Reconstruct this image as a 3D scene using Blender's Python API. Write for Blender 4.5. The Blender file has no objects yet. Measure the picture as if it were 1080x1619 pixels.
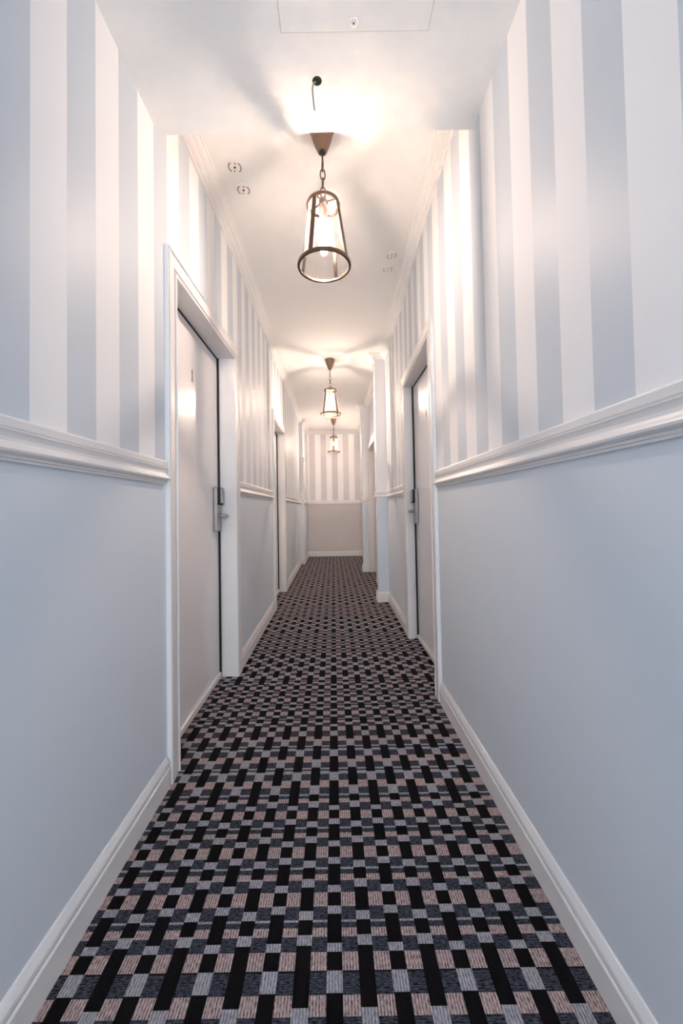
import bpy, bmesh, math, random
from mathutils import Vector, Matrix
random.seed(7)
SC = bpy.context.scene
COL = SC.collection
PI = math.pi

# ------------------------------------------------------------------ materials
def srgb(r, g, b):
    def f(c):
        c /= 255.0
        return c / 12.92 if c <= 0.04045 else ((c + 0.055) / 1.055) ** 2.4
    return (f(r), f(g), f(b), 1.0)

def new_mat(name):
    m = bpy.data.materials.new(name); m.use_nodes = True
    nt = m.node_tree
    return m, nt, nt.nodes['Principled BSDF']

def link(nt, a, b): nt.links.new(a, b)

def plain(name, col, rough=0.5, metal=0.0, noise=0.0, nscale=40.0, bump=0.0, bscale=200.0, spec=0.5):
    m, nt, b = new_mat(name)
    b.inputs['Roughness'].default_value = rough
    b.inputs['Metallic'].default_value = metal
    b.inputs['Specular IOR Level'].default_value = spec
    tc = nt.nodes.new('ShaderNodeTexCoord')
    n = nt.nodes.new('ShaderNodeTexNoise'); n.inputs['Scale'].default_value = nscale
    n.inputs['Detail'].default_value = 4
    link(nt, tc.outputs['Object'], n.inputs['Vector'])
    mx = nt.nodes.new('ShaderNodeMix'); mx.data_type = 'RGBA'
    mx.inputs['A'].default_value = tuple(c * (1 - noise) for c in col[:3]) + (1,)
    mx.inputs['B'].default_value = tuple(min(1, c * (1 + noise)) for c in col[:3]) + (1,)
    link(nt, n.outputs['Fac'], mx.inputs['Factor'])
    link(nt, mx.outputs['Result'], b.inputs['Base Color'])
    if bump > 0:
        n2 = nt.nodes.new('ShaderNodeTexNoise'); n2.inputs['Scale'].default_value = bscale
        link(nt, tc.outputs['Object'], n2.inputs['Vector'])
        bp = nt.nodes.new('ShaderNodeBump'); bp.inputs['Strength'].default_value = bump
        bp.inputs['Distance'].default_value = 0.002
        link(nt, n2.outputs['Fac'], bp.inputs['Height'])
        link(nt, bp.outputs['Normal'], b.inputs['Normal'])
    return m

def wallpaper(name, period, phase, xphase, xperiod, dark, light):
    """broad vertical stripes; runs along Y on the side walls and along X on faces across the corridor"""
    m, nt, b = new_mat(name)
    N = nt.nodes
    tc = N.new('ShaderNodeTexCoord'); sp = N.new('ShaderNodeSeparateXYZ')
    link(nt, tc.outputs['Object'], sp.inputs[0])
    ge = N.new('ShaderNodeNewGeometry'); sn = N.new('ShaderNodeSeparateXYZ')
    link(nt, ge.outputs['True Normal'], sn.inputs[0])
    def math_(op, a, bb):
        q = N.new('ShaderNodeMath'); q.operation = op
        for i, v in enumerate((a, bb)):
            if v is None: continue
            if isinstance(v, (int, float)): q.inputs[i].default_value = v
            else: link(nt, v, q.inputs[i])
        return q.outputs[0]
    cy = math_('FRACT', math_('DIVIDE', math_('SUBTRACT', sp.outputs['Y'], phase), period), None)
    cx = math_('FRACT', math_('DIVIDE', math_('SUBTRACT', sp.outputs['X'], xphase), xperiod), None)
    ay = math_('ABSOLUTE', sn.outputs['Y'], None)
    use_x = math_('GREATER_THAN', ay, 0.7)
    sy = math_('LESS_THAN', cy, 0.5); sx = math_('LESS_THAN', cx, 0.5)
    f = math_('ADD', math_('MULTIPLY', use_x, sx), math_('MULTIPLY', math_('SUBTRACT', 1.0, use_x), sy))
    mx = N.new('ShaderNodeMix'); mx.data_type = 'RGBA'
    mx.inputs['A'].default_value = light; mx.inputs['B'].default_value = dark
    link(nt, f, mx.inputs['Factor'])
    link(nt, mx.outputs['Result'], b.inputs['Base Color'])
    # the darker stripe has a satin, pearly finish
    for nm, v0, v1 in (('Roughness', 0.60, 0.50), ('Specular IOR Level', 0.35, 0.5)):
        mr = N.new('ShaderNodeMapRange'); mr.inputs['To Min'].default_value = v0; mr.inputs['To Max'].default_value = v1
        link(nt, f, mr.inputs['Value']); link(nt, mr.outputs[0], b.inputs[nm])
    n2 = N.new('ShaderNodeTexNoise'); n2.inputs['Scale'].default_value = 350
    link(nt, tc.outputs['Object'], n2.inputs['Vector'])
    bp = N.new('ShaderNodeBump'); bp.inputs['Strength'].default_value = 0.08; bp.inputs['Distance'].default_value = 0.001
    link(nt, n2.outputs['Fac'], bp.inputs['Height']); link(nt, bp.outputs['Normal'], b.inputs['Normal'])
    return m

def carpet(name, dark, light, rib, across=False, contrast=1.0):
    """looped pile: fine ribs plus speckle"""
    m, nt, b = new_mat(name)
    N = nt.nodes
    tc = N.new('ShaderNodeTexCoord')
    mp = N.new('ShaderNodeMapping')
    mp.inputs['Scale'].default_value = (260, 110, 1) if not across else (95, 330, 1)
    link(nt, tc.outputs['Object'], mp.inputs['Vector'])
    n1 = N.new('ShaderNodeTexNoise'); n1.inputs['Scale'].default_value = 1.0; n1.inputs['Detail'].default_value = 2
    link(nt, mp.outputs[0], n1.inputs['Vector'])
    w = N.new('ShaderNodeTexWave'); w.wave_type = 'BANDS'; w.bands_direction = 'X' if not across else 'Y'
    w.inputs['Scale'].default_value = rib; w.inputs['Distortion'].default_value = 1.2
    w.inputs['Detail Scale'].default_value = 40; w.inputs['Detail'].default_value = 1.0
    link(nt, tc.outputs['Object'], w.inputs['Vector'])
    ad = N.new('ShaderNodeMath'); ad.operation = 'MULTIPLY_ADD'; ad.use_clamp = True
    link(nt, w.outputs['Fac'], ad.inputs[0]); ad.inputs[1].default_value = 0.55 if not across else 0.25
    s2 = N.new('ShaderNodeMath'); s2.operation = 'MULTIPLY_ADD'
    link(nt, n1.outputs['Fac'], s2.inputs[0]); s2.inputs[1].default_value = 1.7 if not across else 2.6; s2.inputs[2].default_value = -0.62 if not across else -0.98
    link(nt, s2.outputs[0], ad.inputs[2])
    mx = N.new('ShaderNodeMix'); mx.data_type = 'RGBA'
    mx.inputs['A'].default_value = dark; mx.inputs['B'].default_value = light
    link(nt, ad.outputs[0], mx.inputs['Factor'])
    link(nt, mx.outputs['Result'], b.inputs['Base Color'])
    b.inputs['Roughness'].default_value = 0.95
    b.inputs['Specular IOR Level'].default_value = 0.1
    bp = N.new('ShaderNodeBump'); bp.inputs['Strength'].default_value = 0.5; bp.inputs['Distance'].default_value = 0.003
    link(nt, ad.outputs[0], bp.inputs['Height']); link(nt, bp.outputs['Normal'], b.inputs['Normal'])
    return m

def emis(name, col, strength):
    m = bpy.data.materials.new(name); m.use_nodes = True
    nt = m.node_tree; nt.nodes.clear()
    o = nt.nodes.new('ShaderNodeOutputMaterial'); e = nt.nodes.new('ShaderNodeEmission')
    e.inputs['Color'].default_value = col; e.inputs['Strength'].default_value = strength
    link(nt, e.outputs[0], o.inputs['Surface'])
    return m

def bulb_mat(name, col, side, down, up):
    """lamp bulb that throws most of its light downwards"""
    m = emis(name, col, 1.0); nt = m.node_tree; N = nt.nodes
    e = [n for n in N if n.type == 'EMISSION'][0]
    g = N.new('ShaderNodeNewGeometry'); sp = N.new('ShaderNodeSeparateXYZ'); link(nt, g.outputs['Normal'], sp.inputs[0])
    mr = N.new('ShaderNodeValToRGB'); cr = mr.color_ramp
    mp = N.new('ShaderNodeMapRange'); mp.inputs['From Min'].default_value = -1; mp.inputs['From Max'].default_value = 1
    link(nt, sp.outputs['Z'], mp.inputs['Value']); link(nt, mp.outputs[0], mr.inputs['Fac'])
    top = max(side, down, up)
    cr.elements[0].position = 0; cr.elements[0].color = (down / top,) * 3 + (1,)
    cr.elements[1].position = 1; cr.elements[1].color = (up / top,) * 3 + (1,)
    k = cr.elements.new(0.5); k.color = (side / top,) * 3 + (1,)
    ml = N.new('ShaderNodeMath'); ml.operation = 'MULTIPLY'; ml.inputs[1].default_value = top
    link(nt, mr.outputs['Color'], ml.inputs[0]); link(nt, ml.outputs[0], e.inputs['Strength'])
    return m

def pearl_glass(name):
    m = bpy.data.materials.new(name); m.use_nodes = True
    nt = m.node_tree; nt.nodes.clear(); N = nt.nodes
    o = N.new('ShaderNodeOutputMaterial')
    tr = N.new('ShaderNodeBsdfTransparent'); tl = N.new('ShaderNodeBsdfTranslucent'); tl.inputs['Color'].default_value = (0.97, 0.95, 0.93, 1)
    mx = N.new('ShaderNodeMixShader'); mx.inputs[0].default_value = 0.12
    link(nt, tr.outputs[0], mx.inputs[1]); link(nt, tl.outputs[0], mx.inputs[2]); link(nt, mx.outputs[0], o.inputs['Surface'])
    return m

def shade_glass(name):
    """thin, faintly milky lantern glass"""
    m = bpy.data.materials.new(name); m.use_nodes = True
    nt = m.node_tree; nt.nodes.clear(); N = nt.nodes
    o = N.new('ShaderNodeOutputMaterial')
    tr = N.new('ShaderNodeBsdfTransparent'); tr.inputs['Color'].default_value = (0.985, 0.98, 0.97, 1)
    tl = N.new('ShaderNodeBsdfTranslucent'); tl.inputs['Color'].default_value = (0.95, 0.93, 0.9, 1)
    gl = N.new('ShaderNodeBsdfGlossy'); gl.inputs['Roughness'].default_value = 0.03
    lw = N.new('ShaderNodeLayerWeight'); lw.inputs['Blend'].default_value = 0.12
    fr = N.new('ShaderNodeMath'); fr.operation = 'MULTIPLY_ADD'; fr.inputs[1].default_value = 0.35; fr.inputs[2].default_value = 0.02
    link(nt, lw.outputs['Facing'], fr.inputs[0])
    m0 = N.new('ShaderNodeMixShader'); m0.inputs[0].default_value = 0.015
    link(nt, tr.outputs[0], m0.inputs[1]); link(nt, tl.outputs[0], m0.inputs[2])
    m1 = N.new('ShaderNodeMixShader')
    link(nt, fr.outputs[0], m1.inputs[0]); link(nt, m0.outputs[0], m1.inputs[1]); link(nt, gl.outputs[0], m1.inputs[2])
    link(nt, m1.outputs[0], o.inputs['Surface'])
    return m

DARK = srgb(198, 206, 214); LIGHT = srgb(235, 235, 236)
M = {}
M['paper_left'] = wallpaper('wallpaper_left', 0.2353, 0.946, -0.786, 0.2515, DARK, LIGHT)
M['paper_right'] = wallpaper('wallpaper_right', 0.2262, 0.7125, 0.371, 0.2515, DARK, LIGHT)
M['paper_end_lamplit'] = wallpaper('wallpaper_end_lamplit', 0.2262, 0.7125, -0.265, 0.2515, srgb(204, 198, 201), LIGHT)  # pinker dark stripe: warm lamp light put into the colour
M['dado'] = plain('dado_paint', srgb(211, 219, 227), 0.55, noise=0.01, nscale=3, bump=0.06, bscale=400)
M['dado_end_lamplit'] = plain('dado_paint_end_lamplit', srgb(206, 199, 197), 0.55, noise=0.01, nscale=3)  # same dado toned warm, lamp light at the far end painted in
M['trim'] = plain('white_gloss_paint', srgb(226, 224, 223), 0.38, noise=0.01, nscale=6)
M['door'] = plain('door_paint', srgb(232, 231, 233), 0.26, noise=0.01, nscale=5)
M['ceiling'] = plain('ceiling_paint', srgb(240, 239, 237), 0.7, noise=0.01, nscale=4, bump=0.04, bscale=300)
M['black'] = plain('black_rubber', srgb(18, 17, 18), 0.6, noise=0.1)
M['gap'] = plain('shadow_gap_grey', srgb(186, 182, 179), 0.8, noise=0.03)
M['steel'] = plain('brushed_steel', srgb(168, 162, 160), 0.34, 0.85, noise=0.06, nscale=120)
M['bronze'] = plain('antique_bronze', srgb(92, 72, 60), 0.42, 0.6, noise=0.14, nscale=60)
M['bronze_cup'] = plain('bronze_lacquer', srgb(138, 114, 98), 0.45, 0.5, noise=0.1, nscale=30)
M['brass'] = plain('warm_brass', srgb(196, 160, 130), 0.35, 0.5, noise=0.06, nscale=50)
M['glass'] = shade_glass('lantern_glass')
M['bulb'] = bulb_mat('lit_bulb', (1.0, 0.765, 0.62, 1), 610.0, 5000.0, 2150.0)
M['bulb_far'] = bulb_mat('lit_bulb_far', (1.0, 0.765, 0.62, 1), 840.0, 7800.0, 2350.0)
M['globe'] = pearl_glass('pearl_bulb_glass')
M['plastic'] = plain('white_plastic', srgb(240, 236, 232), 0.45, noise=0.01)
M['slotgrey'] = plain('grey_slot', srgb(120, 108, 102), 0.7, noise=0.1)
M['slotpink'] = plain('faded_pink_slot', srgb(186, 160, 150), 0.7, noise=0.1)
M['cable'] = plain('grey_cable', srgb(110, 106, 104), 0.5, noise=0.05)
M['hole'] = plain('dark_hole', srgb(8, 5, 5), 0.9, noise=0.1)
M['c_black'] = carpet('carpet_black', srgb(5, 4, 6), srgb(15, 13, 16), 60)
M['c_slate'] = carpet('carpet_slate', srgb(11, 12, 19), srgb(78, 81, 92), 70, across=True)
M['c_pink'] = carpet('carpet_pink', srgb(80, 63, 64), srgb(200, 178, 174), 46)
M['c_grey'] = carpet('carpet_grey', srgb(94, 92, 100), srgb(178, 175, 181), 46)

# ------------------------------------------------------------------ helpers
def mk(name, bm, mats, parent=None, smooth=False):
    me = bpy.data.meshes.new(name)
    bmesh.ops.recalc_face_normals(bm, faces=bm.faces[:])
    bm.to_mesh(me); bm.free()
    if not isinstance(mats, (list, tuple)): mats = [mats]
    for m in mats: me.materials.append(m)
    if smooth:
        for p in me.polygons: p.use_smooth = True
        try: me.set_sharp_from_angle(angle=math.radians(40))
        except Exception: pass
    o = bpy.data.objects.new(name, me); COL.objects.link(o)
    if parent is not None: o.parent = parent
    return o

def tag(o, label, cat, group=None, kind=None):
    o['label'] = label; o['category'] = cat
    if group: o['group'] = group
    if kind: o['kind'] = kind
    return o

def empty(name, loc):
    o = bpy.data.objects.new(name, None); COL.objects.link(o); o.location = loc
    o.empty_display_size = 0.05
    return o

def box(bm, x0, x1, y0, y1, z0, z1, mi=0, bevel=0.0):
    ps = [(x0, y0, z0), (x1, y0, z0), (x1, y1, z0), (x0, y1, z0), (x0, y0, z1), (x1, y0, z1), (x1, y1, z1), (x0, y1, z1)]
    v = [bm.verts.new(p) for p in ps]
    fs = [bm.faces.new([v[i] for i in q]) for q in ((3, 2, 1, 0), (4, 5, 6, 7), (0, 1, 5, 4), (1, 2, 6, 5), (2, 3, 7, 6), (3, 0, 4, 7))]
    for f in fs: f.material_index = mi
    if bevel > 0:
        es = list({e for f in fs for e in f.edges})
        r = bmesh.ops.bevel(bm, geom=es, offset=bevel, segments=2, profile=0.5, affect='EDGES')
        for f in r['faces']: f.material_index = mi
    return v

def prism(bm, pts, z0, z1, mi=0):
    a = [bm.verts.new((x, y, z0)) for x, y in pts]; b = [bm.verts.new((x, y, z1)) for x, y in pts]
    n = len(pts)
    fs = [bm.faces.new(a[::-1]), bm.faces.new(b)]
    for i in range(n): fs.append(bm.faces.new((a[i], a[(i + 1) % n], b[(i + 1) % n], b[i])))
    for f in fs: f.material_index = mi

def sweep(bm, path, n, prof, mi=0):
    """closed profile (u to the side n x t, v along n) along an open path with mitred corners"""
    n = Vector(n).normalized(); P = [Vector(p) for p in path]; rings = []
    for i, p in enumerate(P):
        ts = []
        if i > 0: ts.append((P[i] - P[i - 1]).normalized())
        if i < len(P) - 1: ts.append((P[i + 1] - P[i]).normalized())
        ss = [n.cross(t).normalized() for t in ts]
        m = ss[0] if len(ss) == 1 else (ss[0] + ss[1]) / max(0.05, 1 + ss[0].dot(ss[1]))
        rings.append([bm.verts.new(p + m * u + n * v) for u, v in prof])
    k = len(prof)
    for a, b in zip(rings, rings[1:]):
        for j in range(k):
            f = bm.faces.new((a[j], a[(j + 1) % k], b[(j + 1) % k], b[j])); f.material_index = mi
    for r in (rings[0], rings[-1]):
        f = bm.faces.new(r); f.material_index = mi

def lathe(bm, prof, segs=48, c=(0, 0, 0), closed=False, mi=0):
    rings = []
    for r, z in prof:
        if r < 1e-6: rings.append([bm.verts.new((c[0], c[1], c[2] + z))])
        else: rings.append([bm.verts.new((c[0] + r * math.cos(2 * PI * i / segs), c[1] + r * math.sin(2 * PI * i / segs), c[2] + z)) for i in range(segs)])
    pairs = list(zip(rings, rings[1:]))
    if closed: pairs.append((rings[-1], rings[0]))
    for a, b in pairs:
        for i in range(segs):
            j = (i + 1) % segs
            vs = []
            if len(a) == 1: vs = [a[0], b[j], b[i]]
            elif len(b) == 1: vs = [a[i], a[j], b[0]]
            else: vs = [a[i], a[j], b[j], b[i]]
            f = bm.faces.new(vs); f.material_index = mi

def tube(bm, pts, r, segs=12, closed=False, mi=0):
    P = [Vector(p) for p in pts]; n = len(P); rings = []
    up = None
    for i in range(n):
        if closed: t = (P[(i + 1) % n] - P[i - 1]).normalized()
        else: t = (P[min(i + 1, n - 1)] - P[max(i - 1, 0)]).normalized()
        if up is None: up = t.orthogonal().normalized()
        up = (up - t * up.dot(t)).normalized(); sd = t.cross(up)
        rr = r[i] if isinstance(r, (list, tuple)) else r
        rings.append([bm.verts.new(P[i] + (up * math.cos(2 * PI * k / segs) + sd * math.sin(2 * PI * k / segs)) * rr) for k in range(segs)])
    rg = list(zip(rings, rings[1:]))
    for a, b in rg:
        for k in range(segs): bm.faces.new((a[k], a[(k + 1) % segs], b[(k + 1) % segs], b[k])).material_index = mi
    if closed:
        a, b = rings[-1], rings[0]
        best = min(range(segs), key=lambda s: sum((a[k].co - b[(k + s) % segs].co).length for k in range(segs)))
        for k in range(segs): bm.faces.new((a[k], a[(k + 1) % segs], b[(k + 1 + best) % segs], b[(k + best) % segs])).material_index = mi
    else:
        bm.faces.new(rings[0][::-1]).material_index = mi; bm.faces.new(rings[-1]).material_index = mi

# ------------------------------------------------------------------ room shell
H1, H2, ZD = 2.52, 2.80, 1.20        # low soffit, ceiling, dado / wallpaper change (behind the rail)
Y0, YE, YS = -3.0, 8.58, 1.460       # back, end wall, edge of the low soffit
AL, BL, CL, DL = -0.657, -0.634, -0.634, -0.575
AR, BR, ER = 0.570, 0.604, 0.640
D1 = (1.575, 2.470); D2 = (4.09, 4.965); D3 = (2.162, 3.120); D4 = (5.46, 6.37)
HEAD = 2.035
P1 = (4.330, 4.470, 0.497)           # right pier: y0, y1, face x
P2 = (6.400, 6.560, 0.490)
PL = 7.430                           # left pier start

def seg(bm, p0, p1, out, z0=0.0, z1=H2 + 0.05, t=0.14):
    """a length of wall with its room face from p0 to p1; out = +-1 (x side of the thickness). slot 0 dado, slot 1 paper"""
    q0, q1 = (p0[0] + out * t, p0[1]), (p1[0] + out * t, p1[1])
    pts = [p0, p1, q1, q0]
    if z0 < ZD: prism(bm, pts, z0, min(z1, ZD), 0)
    if z1 > ZD: prism(bm, pts, max(z0, ZD), z1, 1)

bm = bmesh.new()
seg(bm, (AL, Y0), (AL, D1[0]), -1)
seg(bm, (AL, D1[0]), (BL, D1[1]), -1, z0=HEAD + 0.02)
seg(bm, (BL, D1[1]), (CL, D2[0]), -1)
seg(bm, (CL, D2[0]), (CL, D2[1]), -1, z0=HEAD + 0.02)
seg(bm, (CL, D2[1]), (CL - 0.006, PL), -1)
seg(bm, (DL, PL), (DL, YE), -1)
w = mk('wall_left', bm, [M['dado'], M['paper_left']])
tag(w, 'left corridor wall, pale blue dado under striped wallpaper', 'wall', kind='structure')

bm = bmesh.new()
seg(bm, (AR, Y0), (AR, D3[0]), 1)
seg(bm, (AR, D3[0]), (BR, D3[1]), 1, z0=HEAD + 0.02)
seg(bm, (BR, D3[1]), (BR + 0.012, P1[0]), 1)
seg(bm, (P1[2], P1[0]), (P1[2], P1[1]), 1, t=0.26)
seg(bm, (BR + 0.012, P1[1]), (BR + 0.012, D4[0]), 1)
seg(bm, (BR + 0.012, D4[0]), (BR + 0.012, D4[1]), 1, z0=HEAD + 0.02)
seg(bm, (P2[2], P2[0]), (P2[2], P2[1]), 1, t=0.27)
seg(bm, (ER, P2[1]), (ER, YE), 1)
w = mk('wall_right', bm, [M['dado'], M['paper_right']])
tag(w, 'right corridor wall with two piers, pale blue dado under striped wallpaper', 'wall', kind='structure')

bm = bmesh.new()
for z0, z1, mi in ((0, ZD, 0), (ZD, H2 + 0.05, 1)): box(bm, DL - 0.14, ER + 0.14, YE, YE + 0.14, z0, z1, mi)
w = mk('wall_end', bm, [M['dado_end_lamplit'], M['paper_end_lamplit']])
tag(w, 'far end wall of the corridor with stripes and dado coloured for warm lamplight', 'wall', kind='structure')

# wall behind the viewer; its unseen window is added for a cool fill
bm = bmesh.new()
WX0, WX1, WZ0, WZ1 = -0.45, 0.40, 0.75, 2.15
for x0, x1, z0, z1 in ((AL - .1, WX0, 0, H2), (WX1, AR + .1, 0, H2), (WX0, WX1, 0, WZ0), (WX0, WX1, WZ1, H2)):
    box(bm, x0, x1, Y0 - 0.14, Y0, z0, z1, 0)
tag(mk('wall_back', bm, [M['dado']]), 'plain painted wall behind the viewpoint around an added window', 'wall', kind='structure')
bm = bmesh.new()
for x0, x1, z0, z1 in ((WX0, WX0 + .05, WZ0, WZ1), (WX1 - .05, WX1, WZ0, WZ1), (WX0, WX1, WZ0, WZ0 + .05), (WX0, WX1, WZ1 - .05, WZ1), (WX0, WX1, 1.43, 1.47)):
    box(bm, x0, x1, Y0 - 0.09, Y0 - 0.04, z0, z1, 0, 0.004)
tag(mk('added_window_1', bm, [M['trim']]), 'white framed window added behind the viewpoint for the fill light', 'window', kind='structure')

bm = bmesh.new()
box(bm, -1.0, 1.0, Y0 - 0.1, YE + 0.1, H2, H2 + 0.12)
tag(mk('ceiling', bm, [M['ceiling']]), 'white corridor ceiling above the three lanterns', 'ceiling', kind='structure')
bm = bmesh.new()
box(bm, AL - 0.02, AR + 0.02, Y0, YS, H1, H2)
tag(mk('ceiling', bm, [M['ceiling']]), 'lower white ceiling section nearest the viewer', 'ceiling', kind='structure')

# ------------------------------------------------------------------ carpet (floor)
CP, CC = 0.0734, 0.0215                          # column pitch and phase
RP, RH = 0.9454, 0.8986                          # length of the woven repeat and its phase
BLACK, SLATE, PINK, GREY = 0, 1, 2, 3
EVEN = [(PINK, .037), (SLATE, .0693), (PINK, .0894), (SLATE, .1027), (GREY, .1080), (SLATE, .1415), (PINK, .1787), (SLATE, .2126), (PINK, .2314), (SLATE, .2459),
        (GREY, .2525), (SLATE, .2831), (PINK, .3215), (SLATE, .3541), (PINK, .3728), (SLATE, .3886), (GREY, .3952), (SLATE, .4294), (PINK, .4644), (SLATE, .5004),
        (PINK, .52), (SLATE, .5347), (GREY, .5425), (SLATE, .5757), (PINK, .6143), (SLATE, .6498), (GREY, .6682), (BLACK, .6756), (GREY, .6864), (SLATE, .7203),
        (PINK, .7591), (SLATE, .7967), (GREY, .8135), (BLACK, .8223), (GREY, .8334), (SLATE, .866), (PINK, .9014), (SLATE, .9420), (BLACK, .9454)]
ODD_A = [(.0372, .0556), (.1225, .143), (.1787, .1989), (.2629, .2846), (.3215, .342), (.4064, .4297), (.4672, .4872), (.6118, .6608), (.7582, .8038), (.9048, .9454)]
ODD_B = [(.0506, .0735), (.1081, .1303), (.1929, .2172), (.2513, .2741), (.335, .3596), (.3947, .4188), (.4786, .5079), (.5407, .587), (.6883, .7384), (.8311, .8804)]
bm = bmesh.new()
XL, XR = -0.80, 0.80
def quad(x0, x1, y0, y1, mi):
    f = bm.faces.new([bm.verts.new(p) for p in ((x0, y0, 0), (x1, y0, 0), (x1, y1, 0), (x0, y1, 0))]); f.material_index = mi
def strip(x0, x1, bands):
    for y0, y1, mi in bands:
        y0c, y1c = max(y0, Y0), min(y1, YE + 0.05)
        if y1c > y0c: quad(x0, x1, y0c, y1c, mi)
n0, n1 = int((Y0 - RH) / RP) - 1, int((YE - RH) / RP) + 2
k0, k1 = int((XL - CC) / CP) - 1, int((XR - CC) / CP) + 1
for k in range(k0, k1 + 1):
    xp0, xp1 = CC + k * CP - 0.0188, CC + k * CP + 0.0188
    xb1 = xp0 + CP
    A, B = max(xp0, XL), min(xp1, XR)
    if B > A:
        for n in range(n0, n1):
            y = RH + n * RP; c = 0.0; bands = []
            for m, e in EVEN: bands.append((y + c, y + e, m)); c = e
            strip(A, B, bands)
    A, B = max(xp1, XL), min(xb1, XR)
    if B > A:
        for n in range(n0, n1):
            y = RH + n * RP; c = 0.0; bands = []
            for g0, g1 in (ODD_A if k % 2 else ODD_B):
                if g0 > c: bands.append((y + c, y + g0, BLACK))
                bands.append((y + g0, y + g1, GREY)); c = g1
            if c < RP - 1e-6: bands.append((y + c, y + RP, BLACK))
            strip(A, B, bands)
fl = mk('floor', bm, [M['c_black'], M['c_slate'], M['c_pink'], M['c_grey']])
tag(fl, 'black, slate and pink woven check carpet running down the corridor', 'carpet', kind='structure')
for p in fl.data.polygons:
    if p.normal.z < 0: p.flip()

# ------------------------------------------------------------------ skirting, rail and cornice
SK = [(0, 0), (.016, 0), (.016, .070), (.0115, .074), (.0115, .082), (.0145, .086), (.0135, .094), (.009, .102), (.004, .110), (0, .113)]
RZ = 1.158
RAIL = [(0, 0), (.007, 0), (.007, .006), (.011, .007), (.011, .013), (.016, .014), (.022, .018), (.0235, .023), (.021, .028), (.0145, .033),
        (.011, .040), (.011, .048), (.014, .056), (.0165, .061), (.013, .063), (.009, .0645), (.009, .0675), (.012, .069), (.012, .086), (.009, .091), (0, .091)]
CR = [(0, 0), (.072, 0), (.072, -.010), (.062, -.012), (.058, -.024), (.047, -.031), (.038, -.034), (.034, -.046), (.024, -.053), (.015, -.056), (.012, -.068), (0, -.070)]
UP = (0, 0, 1)
CW = 0.085
BR1 = BR + 0.012
def runs(name, paths, z, prof, label, cat='skirting board'):
    bm = bmesh.new()
    for p in paths: sweep(bm, [(x, y, z) for x, y in p], UP, prof)
    tag(mk(name, bm, [M['trim']], smooth=False), label, cat, kind='structure')
left_runs = [[(AL, D1[0] - CW), (AL, Y0)], [(CL, D2[0] - CW), (BL, D1[1] + CW)], [(CL - .006, PL - .002), (CL, D2[1] + CW)]]
right_runs = [[(AR, Y0), (AR, D3[0] - CW)],
              [(BR + .001, D3[1] + CW), (BR1, P1[0]), (P1[2], P1[0]), (P1[2], P1[1]), (BR1, P1[1]), (BR1, D4[0] - CW)],
              [(0.585, P2[0]), (P2[2], P2[0]), (P2[2], P2[1]), (ER, P2[1]), (ER, YE)]]
end_run = [[(ER, YE), (DL, YE), (DL, PL + .03)]]
runs('baseboard_left', left_runs, 0, SK, 'white moulded skirting board along the left wall')
runs('baseboard_right', right_runs, 0, SK, 'white moulded skirting board along the right wall and around its piers')
runs('baseboard_end', end_run, 0, SK, 'cream skirting board across the far end wall')
runs('trim_1', left_runs, RZ, RAIL, 'white moulded chair rail along the left wall', 'chair rail')
runs('trim_2', right_runs, RZ, RAIL, 'white moulded chair rail along the right wall', 'chair rail')
runs('trim_3', end_run, RZ, RAIL, 'chair rail across the far end wall', 'chair rail')
corn = [[(AR + .008, YS), (AR, D3[0]), (BR, D3[1]), (BR1, P1[0]), (P1[2], P1[0]), (P1[2], P1[1]), (BR1, P1[1]), (BR1, P2[0]), (P2[2], P2[0]), (P2[2], P2[1]), (ER, P2[1]),
         (ER, YE), (DL, YE), (DL, PL), (CL - .006, PL), (CL, D2[0]), (BL, D1[1]), (AL, D1[0]), (AL, YS)]]
runs('trim_4', corn, H2, CR, 'white stepped cornice around the raised ceiling', 'cornice')
bpy.data.objects['trim_4'].data.materials[0] = M['ceiling']

# ------------------------------------------------------------------ doors
CAS = [(-.004, 0), (-.004, .013), (0, .018), (.010, .018), (.013, .008), (.021, .0075), (.026, .016), (.066, .019), (.078, .021), (.085, .018), (.085, 0)]
tn = [5]
def digit_one(bm, x, y, z, s, h, side):
    """raised numeral 1 on a leaf face; s = projection direction"""
    pts = [(-.10, 0), (.10, 0), (.10, 1), (-.03, 1), (-.30, .80), (-.24, .70), (-.10, .79)]
    a = [bm.verts.new((x, y - side * u * h * .5, z + v * h)) for u, v in pts]
    b = [bm.verts.new((x + s * .004, y - side * u * h * .5, z + v * h)) for u, v in pts]
    n = len(pts)
    bm.faces.new(a); bm.faces.new(b[::-1])
    for i in range(n): bm.faces.new((a[i], a[(i + 1) % n], b[(i + 1) % n], b[i]))

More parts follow.
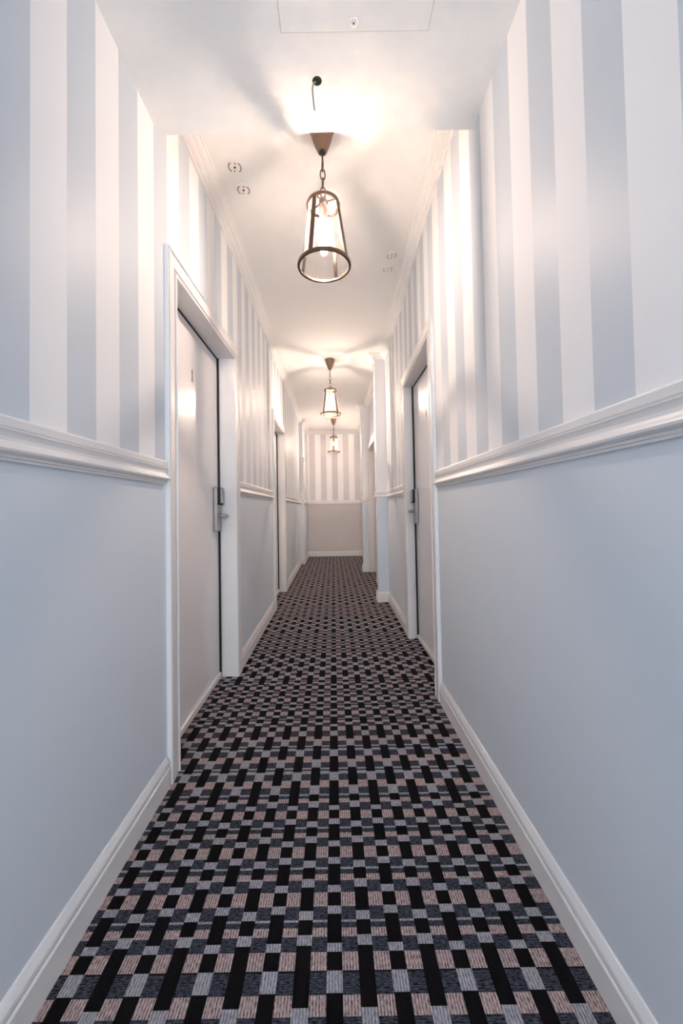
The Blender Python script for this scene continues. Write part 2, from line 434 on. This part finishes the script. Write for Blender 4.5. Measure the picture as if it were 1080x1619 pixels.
def door(name, side, ya, yb, xa, xb, xleaf, label, tlabel, detail=True, far_only=False):
    """side -1 left wall, +1 right wall; xa, xb wall face at ya, yb"""
    s = -side                                                   # into the room
    n = (s, 0, 0)
    # frame: lining and moulded casing
    bm = bmesh.new()
    xi = xleaf + side * 0.06
    def lin(y0, y1, xf0, xf1, z0, z1):
        prism(bm, [(xf0, y0), (xf1, y1), (xi, y1), (xi, y0)], z0, z1)
    if not far_only: lin(ya - .012, ya + .012, xa, xa, 0, HEAD)
    lin(yb - .012, yb + .012, xb, xb, 0, HEAD)
    lin(ya - .012, yb + .012, xa, xb, HEAD, HEAD + .024)
    pth = [(xa, ya + .012, 0), (xa, ya + .012, HEAD), (xb, yb - .012, HEAD), (xb, yb - .012, 0)]
    if far_only: pth = pth[1:]
    if side > 0: pth = pth[::-1]
    sweep(bm, pth, n, CAS)
    tag(mk('trim_%d' % tn[0], bm, [M['trim']]), tlabel, 'door frame', kind='structure'); tn[0] += 1
    # leaf
    y0, y1, zt = ya + .016, yb - .022, HEAD - .008
    root = empty(name, (xleaf, (ya + yb) / 2, 0))
    tag(root, label, 'door', kind='structure')
    def part(nm, bm, mat, par=root, smooth=False):
        bmesh.ops.translate(bm, verts=bm.verts[:], vec=(-xleaf, -(ya + yb) / 2, 0))
        return mk(nm, bm, [mat], par, smooth)
    bm = bmesh.new(); box(bm, *sorted((xleaf, xleaf + side * .045)), y0, y1, .008, zt, 0, .0015)
    part('leaf', bm, M['door'])
    bm = bmesh.new()                                            # black seal in the rebate
    box(bm, *sorted((xleaf + s * .012, xleaf + side * .04)), y1 + .001, yb - .012, 0.0, HEAD - .0005)
    box(bm, *sorted((xleaf + s * .004, xleaf + side * .04)), y0, yb - .012, zt + .001, HEAD - .0005)
    part('seal', bm, M['black'])
    bm = bmesh.new(); box(bm, *sorted((xleaf, xleaf + s * .014)), y0 + .004, y1 - .004, .006, .036, 0, .003)
    part('bottom_strip', bm, M['trim'])
    if not detail: return root
    # electronic lock: plate > reader, lever
    yl = y1 - .062
    bm = bmesh.new()
    box(bm, *sorted((xleaf, xleaf + s * .026)), yl - .034, yl + .034, .925, 1.198, 0, .005)
    lock = part('lock', bm, M['steel']); lock['label'] = 'brushed steel lock plate'
    bm = bmesh.new()
    box(bm, *sorted((xleaf + s * .024, xleaf + s * .044)), yl - .031, yl + .033, 1.088, 1.196, 0, .005)
    o = part('card_reader', bm, M['black'], lock); o['label'] = 'black card reader'
    bm = bmesh.new()
    box(bm, *sorted((xleaf + s * .042, xleaf + s * .048)), yl - .028, yl + .012, 1.100, 1.192, 0, .002)
    part('reader_cover', bm, M['steel'], lock)
    bm = bmesh.new()
    zl = 1.022
    tube(bm, [(xleaf + s * .02, yl + .008, zl), (xleaf + s * .060, yl + .008, zl)], .0125, 20)
    tube(bm, [(xleaf + s * .064, yl + .022, zl), (xleaf + s * .066, yl, zl), (xleaf + s * .066, yl - .04, zl), (xleaf + s * .064, yl - .095, zl), (xleaf + s * .058, yl - .115, zl)],
         [.0095, .0105, .010, .0095, .008], 16)
    part('lever_handle', bm, M['steel'], lock, True)
    bm = bmesh.new()
    digit_one(bm, xleaf, (2.014 if side < 0 else 2.69), 1.735 if side < 0 else 1.690, s, .068, side)
    part('number', bm, M['steel'])
    return root

door('door_1', -1, D1[0], D1[1], AL, BL, -.736, 'white flush door numbered 1, nearest on the left wall', 'white moulded frame of the nearest left door')
door('door_2', 1, D3[0], D3[1], AR, BR, .668, 'white flush door on the right wall with steel lever and card lock', 'white moulded frame of the nearest right door')
door('door_3', -1, D2[0], D2[1], CL, CL, -.722, 'further white door on the left wall seen edge on', 'white frame of the second door along the left wall', detail=False)
door('door_4', 1, D4[0], D4[1], BR1, BR1, .705, 'white door hidden between the two right piers', 'white frame between the two right piers', detail=False)
# flat casing boards on the second right pier and the left far pier
bm = bmesh.new()
box(bm, .583, .700, P2[0] - .016, P2[0], 0, 2.06, 0, .003)
tag(mk('trim_%d' % tn[0], bm, [M['trim']]), 'cream casing board on the farther right pier', 'door frame', kind='structure'); tn[0] += 1
bm = bmesh.new()
box(bm, -.66, DL + .012, PL - .018, PL, 0, 1.955, 0, .003)
box(bm, -.66, DL + .030, PL - .045, PL, 1.975, 2.065, 0, .004)
box(bm, -.66, DL + .016, PL - .030, PL, 1.955, 1.975, 0, .002)
tag(mk('trim_%d' % tn[0], bm, [M['trim']]), 'cream pilaster casing with a small head on the left near the end wall', 'door frame', kind='structure'); tn[0] += 1

# ------------------------------------------------------------------ pendants
def pendant(x, y, phase, label, lamp='bulb'):
    """hanging glass lantern: root on the ceiling"""
    r = empty('pendant_lantern', (x, y, H2)); tag(r, label, 'ceiling light', 'glass lanterns hanging down the corridor')
    def L(z): return z - H2
    bm = bmesh.new()
    lathe(bm, [(0, 0), (.058, 0), (.058, -.006), (.056, -.010), (.0535, -.012), (.050, -.030), (.043, -.055), (.034, -.080), (.026, -.098), (.0225, -.106), (.0205, -.112), (.013, -.113), (.013, -.108), (0, -.108)], 48)
    can = mk('canopy', bm, [M['bronze_cup']], r, True)
    bm = bmesh.new()
    lathe(bm, [(0, -.100), (.0125, -.100), (.0125, -.116), (.008, -.121), (.0045, -.124), (0, -.124)], 32)
    mk('cord_grip', bm, [M['black']], can, True)
    ztop = L(2.480)
    # chain: rod then oval links
    bm = bmesh.new()
    tube(bm, [(0, 0, -.118), (0, 0, -.160)], .0042, 12)
    zc = -.152; n = 0
    while n < 4:
        a = PI / 2 + .25 + n * PI / 2; ux, uy = math.cos(a), math.sin(a); pts = []
        for i in range(20):
            t = 2 * PI * i / 20
            cx = .0110 * math.copysign(abs(math.cos(t)) ** .8, math.cos(t)); cz = .0240 * math.sin(t)
            pts.append((ux * cx, uy * cx, zc - .024 + cz))
        tube(bm, pts, .0030, 8, closed=True)
        zc -= .0410; n += 1
    mk('chain', bm, [M['bronze']], r, True)
    # frame: top ring with crossbars and dome, bottom ring, four bars
    RT, RB, zt, zb = .073, .117, L(2.440), L(2.158)
    bm = bmesh.new()
    lathe(bm, [(RT - .004, zt - .008), (RT + .003, zt - .008), (RT + .004, zt), (RT + .001, zt + .008), (RT - .003, zt + .008)], 64, closed=True)
    tr = mk('top_ring', bm, [M['bronze']], r, True)
    bm = bmesh.new()
    for q in range(2):
        a = phase + q * PI / 2
        dx, dy = math.cos(a), math.sin(a)
        tube(bm, [(-dx * RT, -dy * RT, zt + .002), (-dx * .02, -dy * .02, zt + .010), (dx * .02, dy * .02, zt + .010), (dx * RT, dy * RT, zt + .002)], .0035, 10)
    lathe(bm, [(0, zt + .034), (.008, zt + .033), (.016, zt + .026), (.0215, zt + .014), (.022, zt + .006), (0, zt + .006)], 32)
    pts = [(.010 * math.cos(2 * PI * i / 18), 0, zt + .040 + .011 * math.sin(2 * PI * i / 18)) for i in range(18)]
    tube(bm, pts, .0026, 8, closed=True)
    mk('spider', bm, [M['bronze']], tr, True)
    bm = bmesh.new()
    lathe(bm, [(RB - .006, zb - .006), (RB + .004, zb - .006), (RB + .006, zb), (RB + .004, zb + .008), (RB - .003, zb + .008), (RB - .006, zb)], 72, closed=True)
    mk('bottom_ring', bm, [M['bronze']], r, True)
    for q in range(4):
        a = phase + q * PI / 2; d = Vector((math.cos(a), math.sin(a), 0)); t = Vector((-d.y, d.x, 0))
        bm = bmesh.new(); rings = []
        for z, rad in ((zb + .004, RB), (zb + .06, RB - .0095), (zt - .03, RT + .0045), (zt + .004, RT)):
            c = d * rad + Vector((0, 0, z))
            rings.append([bm.verts.new(c + t * u + d * v) for u, v in ((-.0095, -.0018), (.0095, -.0018), (.0095, .0018), (-.0095, .0018))])
        for A, B in zip(rings, rings[1:]):
            for i in range(4): bm.faces.new((A[i], A[(i + 1) % 4], B[(i + 1) % 4], B[i]))
        bm.faces.new(rings[0]); bm.faces.new(rings[-1])
        mk('bar', bm, [M['bronze']], r)
    # glass
    bm = bmesh.new()
    g0, g1 = (RT - .006, zt - .006), (RB - .009, zb + .006)
    lathe(bm, [g0, g1, (g1[0] - .0015, g1[1]), (g0[0] - .0015, g0[1])], 64, closed=True)
    mk('glass_shade', bm, [M['glass']], r, True)
    # socket and bulb
    bm = bmesh.new()
    lathe(bm, [(0, zt + .006), (.012, zt + .006), (.0185, zt - .004), (.0185, zt - .070), (.016, zt - .076), (0, zt - .076)], 32)
    mk('socket', bm, [M['brass']], r, True)
    bm = bmesh.new(); prof = []
    for i in range(19):
        t = i / 18
        rad = .0150 + .0150 * math.sin(min(1, t * 1.35) * PI / 2) ** 1.6
        if t > .70: rad = .030 * math.sqrt(max(0, 1 - ((t - .70) / .30) ** 2))
        prof.append((rad if i < 18 else 0, zt - .074 - .112 * t))
    lathe(bm, prof, 36)
    b = mk('bulb', bm, [M['globe']], r, True); b['label'] = 'pearl glass bulb'
    bm = bmesh.new()
    lathe(bm, [((.0130 * math.sin(PI * i / 14) if 0 < i < 14 else 0), zt - .128 + .016 * math.cos(PI * i / 14)) for i in range(15)], 28)
    f = mk('filament', bm, [M[lamp]], b, True); f['label'] = 'glowing lamp core'
    return r
A0 = -PI / 2
pendant(-.022, 1.720, A0 - math.radians(29), 'large bronze and glass lantern nearest the viewer, hanging beyond the ceiling step')
pendant(-.010, 4.450, A0 + math.radians(45), 'middle bronze lantern of the three, hanging further down the corridor', 'bulb_far')
pendant(.033, 7.400, A0, 'smallest looking, farthest bronze lantern, in front of the striped end wall', 'bulb_far')

# ------------------------------------------------------------------ ceiling fittings
def fitting(x, y, rot, label, sm='slotgrey', hm='hole'):
    r = empty('ceiling_fitting', (x, y, H2)); r.rotation_euler = (0, 0, rot)
    tag(r, label, 'ceiling fitting', 'round ceiling fittings')
    bm = bmesh.new(); lathe(bm, [(0, 0), (.038, 0), (.0375, -.004), (.035, -.0055), (.020, -.006), (0, -.006)], 40)
    mk('plate', bm, [M['plastic']], r, True)
    for s in (0, PI):
        bm = bmesh.new(); top = []; bot = []
        for i in range(13):
            a = s + math.radians(-52 + 104 * i / 12)
            top.append([(.0335 * math.cos(a), .0335 * math.sin(a)), (.0285 * math.cos(a), .0285 * math.sin(a))])
        vs = [[[bm.verts.new((p[0], p[1], z)) for p in q] for q in top] for z in (-.0050, -.0070)]
        for i in range(12):
            for l in vs: bm.faces.new((l[i][0], l[i + 1][0], l[i + 1][1], l[i][1]))
            for j in (0, 1): bm.faces.new((vs[0][i][j], vs[0][i + 1][j], vs[1][i + 1][j], vs[1][i][j]))
        mk('slot', bm, [M[sm]], r)
    bm = bmesh.new(); lathe(bm, [(0, -.0055), (.0052, -.0055), (.0048, -.0085), (0, -.009)], 16); mk('centre_stud', bm, [M[hm]], r, True)
    for yy in (.022, -.022):
        bm = bmesh.new(); lathe(bm, [(0, -.0055), (.0042, -.0055), (.0036, -.0075), (0, -.008)], 14, c=(.004 * (1 if yy < 0 else -1), yy, 0)); mk('screw', bm, [M[sm]], r, True)
fitting(-.470, 1.905, .1, 'small round white fitting on the left of the ceiling, the nearer of that pair')
fitting(-.458, 2.045, .1, 'small round white fitting on the left of the ceiling, the farther of that pair')
fitting(.434, 2.610, -.2, 'small round pinkish fitting on the right of the ceiling, the nearer of that pair', 'slotpink', 'slotpink')
fitting(.428, 2.760, -.2, 'small round pinkish fitting on the right of the ceiling, the farther of that pair', 'slotpink', 'slotpink')

# access panel in the low ceiling
r = empty('ceiling_access_panel', (.091, .93, H1)); tag(r, 'flush white access panel with a round lock in the low ceiling', 'access panel')
bm = bmesh.new(); box(bm, -.2255, .2255, -.215, .212, -.0045, 0, 0, .001); mk('panel', bm, [M['ceiling']], r)
bm = bmesh.new()
for a in ((-.2275, -.2255, -.217, .214), (.2255, .2275, -.217, .214), (-.2255, .2255, .212, .214), (-.2255, .2255, -.217, -.215)): box(bm, *a, -.003, 0)
mk('edge_gap', bm, [M['gap']], r)
bm = bmesh.new(); lathe(bm, [(0, -.0045), (.0125, -.0045), (.0120, -.0065), (.0095, -.0072), (.0090, -.0058), (0, -.0058)], 28, c=(-.003, .190, 0))
lk = mk('lock', bm, [M['plastic']], r, True)
bm = bmesh.new(); lathe(bm, [(0, -.0055), (.0032, -.0055), (.0030, -.0068), (0, -.007)], 14, c=(-.004, .191, 0)); mk('key_slot', bm, [M['slotgrey']], lk, True)

# loose cable out of a hole in the low ceiling
r = empty('ceiling_cable', (-.030, 1.278, H1)); tag(r, 'thin grey cable hanging from a dark hole in the low ceiling', 'cable')
bm = bmesh.new(); lathe(bm, [(0, -.0008), (.0165, -.0008), (.0165, 0), (0, 0)], 28); mk('hole', bm, [M['hole']], r)
bm = bmesh.new(); lathe(bm, [(.0165, 0), (.0165, -.004), (.0195, -.004), (.0200, 0)], 28, closed=True); mk('collar', bm, [M['plastic']], r, True)
bm = bmesh.new()
tube(bm, [(-.006, .004, 0), (-.0135, .004, -.008), (-.0165, .003, -.025), (-.0150, .001, -.055), (-.0125, 0, -.085), (-.0095, 0, -.108)], .0026, 10)
mk('sheath', bm, [M['cable']], r, True)
bm = bmesh.new(); tube(bm, [(-.0095, 0, -.107), (-.0065, 0, -.130)], .0019, 8)
o = mk('core', bm, [M['plastic']], r, True); o['label'] = 'bare white cable end'

# ------------------------------------------------------------------ cool fill light added at the window behind
la = bpy.data.lights.new('back_fill_light', 'AREA'); la.shape = 'RECTANGLE'; la.size = WX1 - WX0; la.size_y = WZ1 - WZ0
la.energy = 50; la.color = (0.85, 0.925, 1.0)
lo = bpy.data.objects.new('back_fill_light', la); COL.objects.link(lo)
lo.location = ((WX0 + WX1) / 2, Y0 - 0.16, (WZ0 + WZ1) / 2); lo.rotation_euler = (PI / 2, 0, 0)
wd = bpy.data.worlds.new('World'); SC.world = wd; wd.use_nodes = True
wd.node_tree.nodes['Background'].inputs[0].default_value = (0.75, 0.86, 1.0, 1); wd.node_tree.nodes['Background'].inputs[1].default_value = 0.6

# ------------------------------------------------------------------ camera
cam = bpy.data.cameras.new('camera'); co = bpy.data.objects.new('camera', cam); COL.objects.link(co)
cam.sensor_fit = 'VERTICAL'; cam.sensor_height = 36.0; cam.sensor_width = 24.0
cam.lens = 606.0 / 1619.0 * 36.0
p, rr = math.radians(1.4), math.radians(1.0)
fw = Vector((0, math.cos(p), math.sin(p))); up0 = Vector((0, -math.sin(p), math.cos(p))); rt0 = Vector((1, 0, 0))
rt = rt0 * math.cos(rr) - up0 * math.sin(rr); up = rt0 * math.sin(rr) + up0 * math.cos(rr)
mat = Matrix((( rt.x, up.x, -fw.x, 0), (rt.y, up.y, -fw.y, 0), (rt.z, up.z, -fw.z, 1.05), (0, 0, 0, 1)))
co.matrix_world = mat
cam.shift_x = 13.26 / 1619.0; cam.shift_y = -19.31 / 1619.0
cam.clip_start = 0.02
SC.camera = co

# ------------------------------------------------------------------ view
vs = SC.view_settings
SC.display_settings.display_device = 'sRGB'
vs.view_transform = 'Standard'; vs.look = 'None'; vs.exposure = 0.95; vs.gamma = 1.0; vs.use_curve_mapping = False
cy = SC.cycles
cy.max_bounces = 14; cy.diffuse_bounces = 10; cy.glossy_bounces = 5; cy.transparent_max_bounces = 24
cy.sample_clamp_indirect = 8.0; cy.use_denoising = True
cy.caustics_reflective = False; cy.caustics_refractive = False
